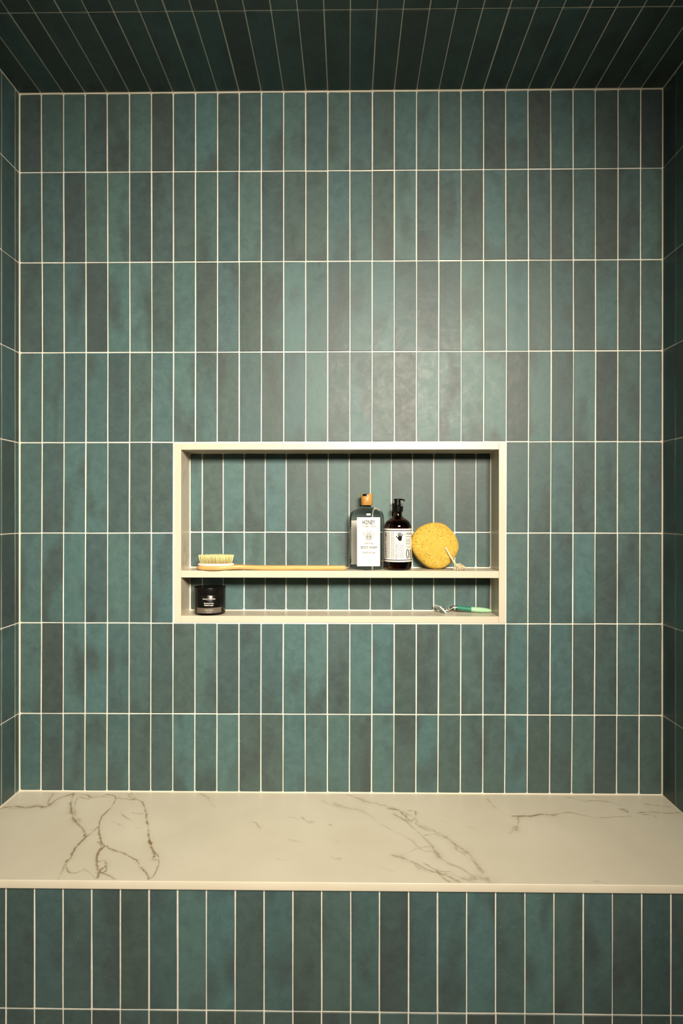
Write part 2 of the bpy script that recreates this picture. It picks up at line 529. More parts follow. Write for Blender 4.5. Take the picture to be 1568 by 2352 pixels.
# caulk beads in the inner corners
def bead(parent, p0, p1, a, b, leg):
    p0, p1, a, b = map(np.array, (p0, p1, a, b))
    vs = [];
    n = 40
    for i in range(n + 1):
        p = p0 + (p1 - p0) * i / n
        l1 = leg * random.uniform(0.85, 1.15); l2 = leg * random.uniform(0.85, 1.15)
        back = -(a + b) * 0.002
        vs += [p + back, p + a * l1, p + (a + b) * 0.3 * leg, p + b * l2]
    fs = []
    for i in range(n):
        for k in range(4):
            fs.append((i * 4 + k, i * 4 + (k + 1) % 4, i * 4 + 4 + (k + 1) % 4, i * 4 + 4 + k))
    me = fix_normals(mesh('caulk_bead', vs, fs))
    return obj('caulk_bead', me, CAULK, parent)
bead(wall_back, (XL, 0, ZT), (XR, 0, ZT), (0, -1, 0), (0, 0, -1), 0.0030)
bead(wall_back, (XL, 0, ZB), (XR, 0, ZB), (0, -1, 0), (0, 0, 1), 0.0026)
bead(wall_back, (XL, 0, ZB), (XL, 0, ZT), (1, 0, 0), (0, -1, 0), 0.0026)
bead(wall_back, (XR, 0, ZB), (XR, 0, ZT), (-1, 0, 0), (0, -1, 0), 0.0026)
bead(wall_left, (XL, 0, ZB), (XL, -0.385, ZB), (1, 0, 0), (0, 0, 1), 0.0024)
bead(wall_right, (XR, 0, ZB), (XR, -0.385, ZB), (-1, 0, 0), (0, 0, 1), 0.0024)
bead(wall_left, (XL, 0, ZT), (XL, FRONT, ZT), (1, 0, 0), (0, 0, -1), 0.0018)
bead(wall_right, (XR, 0, ZT), (XR, FRONT, ZT), (-1, 0, 0), (0, 0, -1), 0.0018)

# ------------------------------------------------------------------ bench
BF = -0.378                        # glaze of the tiled bench front
bench = empty('shower_bench', (0, BF, 0))
tag(bench, 'built-in shower bench with cream veined marble seat and teal tiled front', 'bench')
bl = Vector((0, BF, 0))
front = obj('front_wall', boxes('front_wall', [(XL + 0.001, XR - 0.001, GT, -BF - 0.025, 0.002, ZB - 0.0205)]), GROUT, bench)
kx = [XL] + [(-13 + i) * 0.0635 + 0.0008 for i in range(-1, 28) if XL + 0.008 < (-13 + i) * 0.0635 < XR - 0.008] + [XR]
B1 = "2211" "1112431312" "3" "1234242211112222"
BT = ZB - 0.0225
for j, (z1, z0) in enumerate(((BT, -1.1676 + ZO), (-1.1676 + ZO, 0.003))):
    for i in range(len(kx) - 1):
        xm = (kx[i] + kx[i + 1]) / 2
        # index counted from the joint under the middle of the niche
        idx = int(round((xm - 0.0325) / 0.0635)) + 12
        tab = "11111241313" "2" "312342422111122"
        tab = "1211124413123" "1" "2342422111" "11111"
        kk = int(tab[idx]) if (j == 0 and 0 <= idx < len(tab)) else random.choice([0, 1, 1, 2, 2])
        tile(front, [(kx[i], z0), (kx[i + 1], z0), (kx[i + 1], z1), (kx[i], z1)], X3, Z3, -Y3, (0, BF, 0), kk, gap=0.0015)

# seat slab with traced veins
SY0, SY1 = -0.3895, -0.0005
nx, ny = 1300, 272
gx = np.linspace(XL + 0.0006, XR - 0.0006, nx); gy = np.linspace(SY0, SY1, ny)
def slab_mesh():
    X, Y = np.meshgrid(gx, gy)
    top = np.stack([X.ravel(), Y.ravel(), np.full(X.size, ZB)], 1)
    # front edge: small round-over then down
    rows = [(SY0 - 0.0006, ZB - 0.0006), (SY0 - 0.0008, ZB - 0.002), (SY0 - 0.0008, ZB - 0.0165), (SY0 - 0.0002, ZB - 0.0185), (SY0 + 0.004, ZB - 0.0200), (SY1, ZB - 0.0200)]
    ex = np.linspace(XL + 0.0006, XR - 0.0006, nx)
    ext = [np.stack([ex, np.full(nx, y), np.full(nx, z)], 1) for y, z in rows]
    V = np.concatenate([top] + ext)
    i = np.arange(nx - 1); fs = []
    for r in range(ny - 1):
        a = r * nx + i
        fs.append(np.stack([a, a + 1, a + 1 + nx, a + nx], 1))
    prev = 0
    for e in range(len(rows)):
        cur = nx * ny + e * nx
        fs.append(np.stack([prev + i, cur + i, cur + i + 1, prev + i + 1], 1)); prev = cur
    Fc = np.concatenate(fs)
    me = bpy.data.meshes.new('seat_slab')
    me.vertices.add(len(V)); me.vertices.foreach_set('co', (V - np.array([0, BF, 0])).ravel())
    me.loops.add(Fc.size); me.loops.foreach_set('vertex_index', Fc.ravel().astype(np.int32))
    me.polygons.add(len(Fc)); me.polygons.foreach_set('loop_start', np.arange(0, Fc.size, 4, dtype=np.int32))
    me.polygons.foreach_set('loop_total', np.full(len(Fc), 4, dtype=np.int32))
    me.update(calc_edges=True); me.validate()
    return me, V
seat_me, SV = slab_mesh()
def fractal(poly, depth, amp):
    P = [np.array(p, float) for p in poly]
    for d in range(depth):
        Q = []
        for a, b in zip(P[:-1], P[1:]):
            L = np.linalg.norm(b - a); n_ = np.array([-(b - a)[1], (b - a)[0]]) / max(L, 1e-9)
            Q += [a, (a + b) / 2 + n_ * rng.normal(0, amp) * L]
        Q.append(P[-1]); P = Q
    return P
def zb(points):      # veins noted in the two 1.96x views of the photograph, brought onto the slab
    out = []
    for (px, py) in points:
        p = on_level(px, py, ZB); out.append((p[0], p[1]))
    return out
def L_(pts): return zb([(x / 1.96, y / 1.96 + 1780) for x, y in pts])
def R_(pts): return zb([(x / 1.96 + 768, y / 1.96 + 1780) for x, y in pts])
# (polyline, half width m, brown strength, grey strength)
VEINS = [
    # strong ochre group on the left
    (L_([(478, 86), (520, 100), (505, 140), (465, 180), (447, 215), (447, 265), (455, 300), (470, 320), (455, 335)]), 0.0022, 0.95, 0.5),
    (L_([(440, 235), (405, 265), (375, 290), (335, 335), (318, 370), (298, 390)]), 0.0018, 0.85, 0.5),
    (L_([(298, 390), (300, 420), (315, 440), (345, 440), (378, 425)]), 0.0013, 0.55, 0.5),
    (L_([(298, 390), (280, 430), (262, 470)]), 0.0012, 0.15, 0.5),
    (L_([(455, 335), (435, 360), (440, 390), (470, 385), (475, 410), (450, 430), (438, 465)]), 0.0024, 0.75, 0.5),
    (L_([(440, 300), (460, 320), (440, 350), (435, 400), (455, 440), (480, 425), (470, 390)]), 0.0014, 0.7, 0.4),
    (L_([(430, 440), (470, 445), (520, 470)]), 0.0014, 0.4, 0.5),
    (L_([(380, 425), (410, 445), (430, 470)]), 0.0010, 0.4, 0.4),
    (L_([(470, 320), (515, 340), (560, 355), (605, 380), (635, 415), (660, 445), (668, 470)]), 0.0015, 0.75, 0.4),
    (L_([(640, 120), (655, 165), (665, 240), (675, 300), (690, 345), (712, 365), (712, 410), (690, 455), (668, 470)]), 0.0014, 0.75, 0.5),
    (L_([(670, 295), (685, 330), (695, 360), (690, 380), (712, 380)]), 0.0022, 0.85, 0.3),
    (L_([(590, 82), (610, 105), (640, 122)]), 0.0016, 0.6, 0.5),
    (L_([(576, 82), (585, 100), (605, 112), (520, 104)]), 0.0012, 0.45, 0.4),
    (L_([(330, 86), (320, 120), (322, 160), (330, 195), (350, 220), (370, 240), (385, 270)]), 0.0022, 0.4, 0.75),
    (L_([(350, 100), (335, 140), (340, 180), (360, 210)]), 0.0014, 0.2, 0.6),
    (L_([(385, 262), (380, 275), (398, 268)]), 0.0020, 0.8, 0.3),
    (L_([(355, 90), (385, 88), (410, 100), (440, 98), (480, 90)]), 0.0016, 0.5, 0.5),
    (L_([(360, 100), (400, 108), (430, 95), (500, 100)]), 0.0012, 0.3, 0.5),
    # corner band, far left
    (L_([(330, 84), (280, 100), (240, 120), (205, 145), (165, 140), (120, 148), (60, 140), (0, 152)]), 0.0026, 0.4, 0.65),
    (L_([(240, 84), (220, 115), (205, 148), (160, 140)]), 0.0014, 0.3, 0.55),
    (L_([(10, 142), (60, 150), (120, 145)]), 0.0012, 0.5, 0.3),
    # faint ticks
    (L_([(540, 170), (565, 190), (590, 205)]), 0.0008, 0.15, 0.5), (L_([(595, 170), (645, 175)]), 0.0008, 0.4, 0.4),
    (L_([(500, 205), (530, 220), (560, 235)]), 0.0008, 0.05, 0.4), (L_([(610, 240), (660, 230)]), 0.0008, 0.0, 0.35),
    (L_([(900, 84), (930, 100), (945, 125), (970, 145)]), 0.0011, 0.1, 0.5), (L_([(1125, 210), (1150, 215), (1170, 240)]), 0.0009, 0.3, 0.45),
    (L_([(1300, 190), (1345, 200)]), 0.0008, 0.1, 0.4), (L_([(1355, 185), (1375, 205), (1395, 215)]), 0.0009, 0.2, 0.45),
    (L_([(1398, 208), (1408, 212)]), 0.0012, 0.5, 0.4), (L_([(1482, 222), (1490, 228)]), 0.0012, 0.4, 0.4),
    (L_([(1300, 290), (1340, 300), (1380, 305)]), 0.0008, 0.0, 0.4), (L_([(1240, 375), (1300, 380)]), 0.0008, 0.0, 0.35),
    (L_([(1450, 115), (1500, 140), (1568, 150)]), 0.0016, 0.0, 0.4), (L_([(1490, 370), (1530, 380)]), 0.0010, 0.0, 0.35),
    # diagonal veil in the middle
    (R_([(0, 130), (60, 150), (130, 165), (200, 215), (270, 255), (340, 290), (400, 340), (460, 340)]), 0.0020, 0.0, 0.42),
    (R_([(60, 90), (150, 120), (220, 135), (280, 155), (350, 190), (400, 230), (450, 250)]), 0.0020, 0.05, 0.5),
    (R_([(240, 150), (290, 160), (310, 180), (350, 205), (365, 165), (330, 160)]), 0.0015, 0.5, 0.6),
    (R_([(265, 175), (300, 195), (345, 210), (360, 190)]), 0.0013, 0.3, 0.55),
    (R_([(300, 190), (345, 230), (395, 275), (440, 320), (465, 360), (520, 400), (570, 420), (640, 470)]), 0.0024, 0.05, 0.6),
    (R_([(365, 215), (410, 245), (480, 265), (540, 310), (600, 350), (625, 385), (660, 430), (700, 480)]), 0.0020, 0.05, 0.6),
    (R_([(395, 275), (450, 265), (530, 300), (555, 340), (610, 380), (690, 470)]), 0.0016, 0.1, 0.5),
    (R_([(440, 320), (380, 330), (300, 360)]), 0.0012, 0.0, 0.35),
    (R_([(260, 360), (310, 375), (370, 400), (430, 430), (500, 450), (560, 480)]), 0.0022, 0.15, 0.6),
    (R_([(400, 395), (450, 425), (490, 435), (520, 435)]), 0.0018, 0.55, 0.4),
    (R_([(455, 425), (485, 460), (520, 482)]), 0.0016, 0.6, 0.4),
    (R_([(500, 440), (560, 460), (620, 482)]), 0.0018, 0.1, 0.55),
    (R_([(360, 400), (375, 415), (410, 430)]), 0.0030, 0.0, 0.4),
    (R_([(610, 470), (660, 460), (710, 482)]), 0.0040, 0.0, 0.45),
    (R_([(540, 320), (560, 345), (590, 350)]), 0.0030, 0.05, 0.45),
    # right hand group
    (R_([(800, 185), (850, 185), (890, 185), (930, 178), (985, 180)]), 0.0020, 0.75, 0.5),
    (R_([(880, 190), (920, 175), (960, 172)]), 0.0014, 0.5, 0.3),
    (R_([(985, 180), (1050, 168), (1120, 182), (1180, 192), (1250, 190), (1330, 185)]), 0.0011, 0.6, 0.6),
    (R_([(830, 190), (820, 230), (790, 262)]), 0.0022, 0.1, 0.45),
    (R_([(800, 240), (820, 232), (815, 250)]), 0.0022, 0.15, 0.4),
    (R_([(1040, 102), (1080, 105), (1120, 118), (1180, 115), (1230, 122)]), 0.0013, 0.55, 0.6),
    (R_([(1165, 96), (1200, 108), (1290, 135)]), 0.0014, 0.1, 0.5),
    (R_([(1285, 155), (1310, 155), (1320, 168), (1300, 160)]), 0.0032, 0.55, 0.2),
    (R_([(1390, 130), (1430, 135), (1510, 145)]), 0.0012, 0.5, 0.55),
    (R_([(1370, 170), (1440, 168), (1500, 172), (1560, 168)]), 0.0016, 0.55, 0.55),
    (R_([(1385, 178), (1430, 180), (1450, 192)]), 0.0012, 0.3, 0.5),
    (R_([(690, 108), (705, 130), (728, 150)]), 0.0010, 0.3, 0.45),
    (R_([(480, 205), (520, 218)]), 0.0007, 0.0, 0.4), (R_([(600, 235), (650, 245)]), 0.0007, 0.0, 0.35),
    (R_([(0, 290), (15, 300)]), 0.0010, 0.1, 0.5), (R_([(1170, 478), (1230, 490)]), 0.0018, 0.0, 0.35),
    (R_([(200, 415), (270, 435)]), 0.0008, 0.0, 0.3), (R_([(0, 380), (30, 375)]), 0.0008, 0.05, 0.4),
]
pts = SV[:nx * ny, :2]
brown = np.zeros(len(SV)); grey = np.zeros(len(SV))
for poly, hw, bs, gs in VEINS:
    P = fractal(smooth_path(poly, 3 * (len(poly) - 1)) if len(poly) > 2 else poly, 1, 0.09)
    wv = hw
    for a, b in zip(P[:-1], P[1:]):
        wv = float(np.clip(wv * math.exp(rng.normal(0, 0.22)), hw * 0.45, hw * 1.7))
        reach = wv * 8 + 0.004
        x0, x1 = min(a[0], b[0]) - reach, max(a[0], b[0]) + reach
        y0, y1 = min(a[1], b[1]) - reach, max(a[1], b[1]) + reach
        i0, i1 = np.searchsorted(gx, [x0, x1]); j0, j1 = np.searchsorted(gy, [y0, y1])
        if i1 <= i0 or j1 <= j0: continue
        idx = (np.arange(j0, j1)[:, None] * nx + np.arange(i0, i1)[None, :]).ravel()
        q = pts[idx]; ab = b - a
        t = np.clip(((q - a) @ ab) / max(ab @ ab, 1e-12), 0, 1)
        d = np.linalg.norm(q - (a + t[:, None] * ab), axis=1)
        brown[idx] = np.maximum(brown[idx], bs * np.exp(-(d / (wv * 0.80)) ** 2))
        g = gs * np.exp(-(d / (wv * 1.2)) ** 2) + 0.36 * gs * np.exp(-(d / (wv * 4.0)) ** 2)
        grey[idx] = np.maximum(grey[idx], g)
ca = seat_me.color_attributes.new('vein', 'FLOAT_COLOR', 'POINT')
buf = np.ones((len(SV), 4), np.float32); buf[:, 0] = brown; buf[:, 1] = grey; buf[:, 2] = 0
ca.data.foreach_set('color', buf.ravel())
seat = obj('seat_slab', seat_me, SEAT, bench)

# ------------------------------------------------------------------ niche
niche = empty('wall_niche', (0, 0, NZ0))
tag(niche, 'recessed wall niche framed in cream slab, with one shelf and tiled back', 'niche')
SH1, SH0 = -0.2381 + ZO, -0.2580 + ZO          # shelf top and underside
LG = -0.3678 + ZO                              # ledge top
TP = 0.1089 + ZO                               # underside of the top slab
IX0, IX1 = -0.4845, 0.4248
PR = -0.0012                                   # frame stands a touch proud of the glaze
def npart(name, x0, x1, y0, y1, z0, z1, mat=SLAB, bev=0.0006):
    me = boxes(name, [(x0, x1, y0, y1, z0 - NZ0, z1 - NZ0)], bev)
    o = obj(name, me, mat, niche)
    if mat is SLAB:
        me.materials.append(EDGE)
        for p in me.polygons:
            if p.normal.y < -0.3: p.material_index = 1
    return o
g_ = 0.0022
npart('side_slab', NX0 + g_, IX0, PR, ND + 0.02, NZ0 + g_, NZ1 - g_)
npart('side_slab', IX1, NX1 - g_, PR, ND + 0.02, NZ0 + g_, NZ1 - g_)
npart('top_slab', IX0 + 0.0003, IX1 - 0.0003, PR, ND + 0.02, TP, NZ1 - g_)
npart('bottom_slab', IX0 + 0.0003, IX1 - 0.0003, PR, ND + 0.02, NZ0 + g_, LG)
npart('shelf', IX0 + 0.0003, IX1 - 0.0003, PR, ND + 0.004, SH0, SH1)
npart('grout_joint', NX0 - 0.001, NX1 + 0.001, 0.0012, 0.02, NZ1 - g_, NZ1 + 0.001, GROUT, 0)
npart('grout_joint', NX0 - 0.001, NX1 + 0.001, 0.0012, 0.02, NZ0 - 0.001, NZ0 + g_, GROUT, 0)
npart('grout_joint', NX0 - 0.001, NX0 + g_, 0.0013, 0.02, NZ0, NZ1, GROUT, 0)
npart('grout_joint', NX1 - g_, NX1 + 0.001, 0.0013, 0.02, NZ0, NZ1, GROUT, 0)
nback = npart('back_panel', NX0 + 0.002, NX1 - 0.002, ND + GT, ND + 0.0285, NZ0 + 0.002, NZ1 - 0.002, GROUT, 0)
nj = [IX0] + [-0.4468 + i * 0.06358 for i in range(14)] + [IX1]
zj = float(at(784, 1222.5, ND)[2])
NT = ["314144113141" "121"[:3], "133312141123" "321"[:3], "133312141132" "331"[:3]]
NT = ["314141131411211", "133312141133332", "133312141132331"]
for r, (z1, z0) in enumerate(((TP, zj), (zj, SH1), (SH0, LG))):
    for i in range(15):
        ed = [0.0012 if r != 0 else 0, 0.0012 if i == 14 else 0, 0.0012 if r != 1 else 0, 0.0012 if i == 0 else 0]
        tile(nback, [(nj[i], z0), (nj[i + 1], z0), (nj[i + 1], z1), (nj[i], z1)], X3, Z3, -Y3, (0, ND, 0), int(NT[r][i]), edges=ed, rad=0.0032)
for (xa, xb, z, s) in ((IX0, IX1, TP, -1), (IX0, IX1, SH1, 1), (IX0, IX1, LG, 1)):
    o = bead(nback, (xa, ND, z - NZ0), (xb, ND, z - NZ0), (0, -1, 0), (0, 0, s), 0.0024)
for (x, s) in ((IX0, 1), (IX1, -1)):
    for (za, zb_) in ((SH1, TP), (LG, SH0)):
        bead(nback, (x, ND, za - NZ0), (x, ND, zb_ - NZ0), (s, 0, 0), (0, -1, 0), 0.0024)

# ------------------------------------------------------------------ things in the niche
def part(name, me, mat, parent, smooth=None):
    """mesh modelled in world coordinates, re-based onto its parent"""
    off = parent_world(parent)
    me.transform(Matrix.Translation(-off))
    return obj(name, me, mat, parent)
def loft(name, rings, n=72, power=2.0, smooth=True, centre=(0, 0)):
    """rings: (rx, ry, z)"""
    V, Fc = [], []
    for rx, ry, z in rings:
        for i in range(n):
            a = 2 * math.pi * i / n; c, s = math.cos(a), math.sin(a)
            k = (abs(c) ** power + abs(s) ** power) ** (-1 / power)
            V.append((centre[0] + rx * c * k, centre[1] + ry * s * k, z))
    for j in range(len(rings) - 1):
        for i in range(n):
            a, b = j * n + i, j * n + (i + 1) % n
            Fc.append((a, b, b + n, a + n))
    Fc.append(tuple(range(n))[::-1]); Fc.append(tuple(range((len(rings) - 1) * n, len(rings) * n)))
    me = mesh(name, V, Fc, smooth)
    for p in me.polygons[-2:]: p.use_smooth = False
    return me
def sub_rings(rings, k=4):
    """smooth a ring list with Catmull-Rom"""
    return [tuple(p) for p in smooth_path(rings, k * (len(rings) - 1))]

class Decal:
    """flat print laid on an upright elliptic surface; coordinates are photo pixels"""
    def __init__(self, xc, yc, a, b, off): self.xc, self.yc, self.a, self.b, self.off = xc, yc, a, b, off
    def map(self, px, py, extra=0.0):
        Y = self.yc - self.b
        for _ in range(5):
            p = at(px, py, Y)
            t = max(-0.995, min(0.995, (p[0] - self.xc) / (self.a)))
            Y = self.yc - self.b * math.sqrt(1 - t * t)
        p = at(px, py, Y)
        nrm = np.array([(p[0] - self.xc) / self.a ** 2, (Y - self.yc) / self.b ** 2, 0]); nrm /= np.linalg.norm(nrm)
        return p + nrm * (self.off + extra)
    def patch(self, x0, x1, y0, y1, nx_=14, ny_=2, extra=0.0):
        V = [self.map(x0 + (x1 - x0) * i / nx_, y0 + (y1 - y0) * j / ny_, extra) for j in range(ny_ + 1) for i in range(nx_ + 1)]
        Fc = [(j * (nx_ + 1) + i, (j + 1) * (nx_ + 1) + i, (j + 1) * (nx_ + 1) + i + 1, j * (nx_ + 1) + i + 1) for j in range(ny_) for i in range(nx_)]
        return V, Fc
    def text(self, body, x0, x1, y0, y1, rot=0, extra=0.0002, bold=0.0, shear=0.0):
        cu = bpy.data.curves.new('lettering', 'FONT'); cu.body = body; cu.resolution_u = 2; cu.size = 1
        cu.offset = bold; cu.shear = shear
        tmp = bpy.data.objects.new('lettering_source', cu); col.objects.link(tmp)
        dg = bpy.context.evaluated_depsgraph_get()
        me = bpy.data.meshes.new_from_object(tmp.evaluated_get(dg))
        co = np.array([v.co[:2] for v in me.vertices]); fs = [tuple(p.vertices) for p in me.polygons]
        bpy.data.objects.remove(tmp); bpy.data.curves.remove(cu); bpy.data.meshes.remove(me)
        if rot: co = np.stack([-co[:, 1], co[:, 0]], 1)
        lo, hi = co.min(0), co.max(0); t = (co - lo) / (hi - lo)
        V = [self.map(x0 + (x1 - x0) * u, y1 + (y0 - y1) * v, extra) for u, v in t]
        return V, fs
    def stroke(self, pts_, w, extra=0.0002):
        P = [np.array(p, float) for p in pts_]; V = []; Fc = []
        for i, p in enumerate(P):
            t = P[min(i + 1, len(P) - 1)] - P[max(i - 1, 0)]; t /= max(np.linalg.norm(t), 1e-9)
            n_ = np.array([-t[1], t[0]]) * w / 2
            V += [self.map(*(p + n_), extra), self.map(*(p - n_), extra)]
        for i in range(len(P) - 1): Fc.append((2 * i, 2 * i + 1, 2 * i + 3, 2 * i + 2))
        return V, Fc
    def poly(self, pts_, extra=0.0002):
        return [self.map(x, y, extra) for x, y in pts_], [tuple(range(len(pts_)))]
def flip_to_camera(me):
    bm = bmesh.new(); bm.from_mesh(me)
    for f in bm.faces:
        if f.normal.dot(Vector(CAM) - f.calc_center_median()) < 0: f.normal_flip()
    bm.to_mesh(me); bm.free(); return me
def letters(T, mat, parent, name='lettering', joined=False):
    if joined:
        return tag(part(name, flip_to_camera(join_mesh(name, T)), mat, parent), kind='stuff')
    for t in T: part(name, flip_to_camera(join_mesh(name, [t])), mat, parent)
def ellipse_pts(cx, cy, rx, ry, a0=0, a1=360, n=16):
    return [(cx + rx * math.cos(math.radians(a0 + (a1 - a0) * i / n)), cy + ry * math.sin(math.radians(a0 + (a1 - a0) * i / n))) for i in range(n + 1)]

PAPER = simple('label_paper', (0.83, 0.80, 0.75), 0.55)
INK = simple('black_ink', (0.010, 0.0095, 0.009), 0.8, Specular_IOR_Level=0.1)
INK_SOFT = simple('grey_ink', (0.10, 0.097, 0.09), 0.6)
INK_PALE = simple('pale_ink', (0.42, 0.39, 0.35), 0.6)
BLACK = simple('black_plastic', (0.004, 0.004, 0.004), 0.22, Specular_IOR_Level=0.3)
CLEAR = simple('clear_plastic', (0.97, 0.98, 0.97), 0.02, Transmission_Weight=1.0, IOR=1.38)
AMBER = simple('amber_glass', (0.20, 0.070, 0.012), 0.03, Transmission_Weight=1.0, IOR=1.48)
BAMBOO = make_wood('bamboo', (0.40, 0.195, 0.042), (0.53, 0.285, 0.075), (260, 260, 14), 0.4)
S45 = (0.046 - CAM[1]) / F_PX          # metres per pixel in the plane of the bottles
ZSH = SH1
def hz(py, Y=0.046):                   # height of a photo row in that plane
    return float(at(784, py, Y)[2])

# --- clear body wash bottle
YB = 0.0465
bx = float(at(841.7, 1240, YB)[0])
A_, B_ = 40 * S45, 0.0345
wash = empty('body_wash_bottle', (bx, YB, ZSH))
tag(wash, 'clear body wash bottle with white label and bamboo cap on the shelf', 'bottle')
prof = [(33, 0.0), (37, 0.0), (39, 3), (40, 7)]
rings = [(31 * S45, 0.026, ZSH + 0.0003), (36 * S45, 0.0305, ZSH + 0.0008), (38.6 * S45, 0.0332, ZSH + 0.003), (40 * S45, B_, ZSH + 0.008)]
for py in (1292, 1270, 1245, 1220, 1200): rings.append((40 * S45, B_, hz(py)))
for py, hw in ((1192, 39.9), (1185, 39), (1180, 37.6), (1176, 35.6), (1172, 32.4), (1168.8, 28), (1166, 23), (1164.4, 17)):
    f = hw / 40
    rings.append((hw * S45, B_ * (0.25 + 0.75 * f) if f > 0.5 else 0.0165, hz(py)))
rings += [(11.5 * S45, 0.0135, hz(1163.6)), (9.2 * S45, 9.2 * S45, hz(1162.6)), (9.2 * S45, 9.2 * S45, hz(1158))]
rings = [(a, b, c) for a, b, c in rings]
body = part('bottle_body', loft('bottle_body', rings, 128, 2.0, centre=(bx, YB)), CLEAR, wash)
tag(body, 'clear plastic bottle body')
dec = Decal(bx, YB, A_, B_, 0.0005)
V, Fc = dec.patch(819.8, 872.3, 1188.2, 1300.4, 26, 4)
lab = part('label', flip_to_camera(mesh('label', V, Fc)), PAPER, wash)
# label on the back of the bottle, seen through the gel
bV = []; bF = []
for j in range(3):
    for i in range(21):
        x = bx - 0.047 + 0.040 * i / 20; t = (x - bx) / A_
        bV.append((x, YB + B_ * math.sqrt(1 - t * t) + 0.0005, hz(1297) + (hz(1196) - hz(1297)) * j / 2))
for j in range(2):
    for i in range(20): bF.append((j * 21 + i, j * 21 + i + 1, j * 21 + 22 + i, j * 21 + 21 + i))
part('back_label', mesh('back_label', bV, bF), PAPER, wash)
T = [dec.text('HONEY', 832.3, 860.8, 1194.5, 1204.8, bold=0.015), dec.text('BODY WASH', 829, 864.7, 1253.8, 1260.3, bold=0.015)]
letters(T, INK, lab)
T = [dec.text('+ VITAMIN C BLEND', 829.3, 864.3, 1207.2, 1211.0, bold=0.02), dec.text('cleansing', 836, 857, 1245.6, 1250.8, shear=0.5, bold=0.02), dec.text('hydrating', 833, 860.7, 1266.1, 1272.3, bold=0.015)]
letters(T, INK_SOFT, lab)
T = []
# bee: wings, thorax and striped abdomen in line work
cx, cy = 846.8, 1230.0
def S(pts_, w=0.55): T.append(dec.stroke(pts_, w * 1.45))
for s in (-1, 1):
    S([(cx + s * 2.2, cy - 1.0), (cx + s * 6, cy - 5.0), (cx + s * 10, cy - 6.5), (cx + s * 13.4, cy - 5.6), (cx + s * 13.2, cy - 2.8), (cx + s * 10, cy - 0.2), (cx + s * 5.5, cy + 1.4), (cx + s * 2.6, cy + 0.8)])
    S([(cx + s * 3, cy + 1.4), (cx + s * 7, cy + 2.6), (cx + s * 9.5, cy + 5.2), (cx + s * 8.2, cy + 7.6), (cx + s * 5.2, cy + 6.2), (cx + s * 3, cy + 2.6)])
    S([(cx + s * 3, cy - 0.4), (cx + s * 7, cy - 2.6), (cx + s * 12.4, cy - 4.6)], 0.35)
    S([(cx + s * 3, cy - 0.2), (cx + s * 7, cy - 0.9), (cx + s * 11, cy - 2.0)], 0.35)
    S(ellipse_pts(cx + s * 3.4, cy - 8.3, 2.6, 2.4), 0.45)
    S([(cx + s * 1, cy - 6), (cx + s * 4, cy - 9.5), (cx + s * 6, cy - 10.5)], 0.4)
    S([(cx + s * 4, cy + 5), (cx + s * 6.4, cy + 9), (cx + s * 5.0, cy + 11)], 0.45)
S(ellipse_pts(cx, cy - 3.4, 2.9, 2.5), 0.6)
S(ellipse_pts(cx, cy + 0.4, 3.6, 2.6), 0.5)
for k, hw in enumerate((4.6, 5.2, 5.0, 3.6)):
    S([(cx - hw, cy + 3.6 + k * 2.0), (cx, cy + 2.6 + k * 2.0), (cx + hw, cy + 3.6 + k * 2.0)], 0.75)
S(ellipse_pts(cx, cy + 6.0, 5.4, 4.8), 0.5)
letters(T, INK_SOFT, lab, 'bee_drawing', True)
T = [dec.text('almond honey', 830.5, 863, 1277.2, 1281.8, shear=0.5), dec.text('16.9 FL OZ / 500 mL', 831.5, 861.5, 1292.8, 1295.4)]
letters(T, INK_PALE, lab)
part('neck', loft('neck', [(9.8 * S45, 9.8 * S45, hz(1163.2)), (9.8 * S45, 9.8 * S45, hz(1159))], 40, centre=(bx, YB)), BLACK, wash)
# bamboo cap with the notch of its tilting disc
cpx = float(at(842.0, 1147, YB)[0]); rc = 13.6 * S45
zc0, zc1 = hz(1160.7), hz(1133.8)
n = 96; V = []; Fc = []
def rim(a):
    x, y = math.cos(a), math.sin(a)
    if y > 0.1: return zc1
    lo = -0.88; hi = 0.10
    def sm(t): t = max(0, min(1, t)); return t * t * (3 - 2 * t)
    d = sm((x - lo) / 0.05) * (1 - sm((x - hi) / 0.22))
    return zc1 - 6.0 * S45 * d
for i in range(n):
    a = 2 * math.pi * i / n; c, s = math.cos(a), math.sin(a); zr = rim(a)
    for r, z in ((rc - 0.003, zc0), (rc - 0.0008, zc0), (rc, zc0 + 0.0008), (rc, (zc0 + zr) / 2), (rc, zr - 0.0007), (rc - 0.0006, zr), (rc - 0.0024, zr), (rc - 0.0026, zr - 0.004)):
        V.append((cpx + c * r, YB + s * r, z))
for i in range(n):
    for k in range(7):
        a, b = i * 8 + k, ((i + 1) % n) * 8 + k
        Fc.append((a, b, b + 1, a + 1))
cap = part('cap', fix_normals(mesh('cap', V, Fc, True)), BAMBOO, wash)
tag(cap, 'bamboo cap')
dz = zc1 - 0.0012
part('disc_top', loft('disc_top', [(rc - 0.0022, rc - 0.0022, zc0 + 0.002), (rc - 0.0022, rc - 0.0022, dz - 0.002), (rc - 0.003, rc - 0.003, dz)], 48, centre=(cpx, YB)), BLACK, cap)

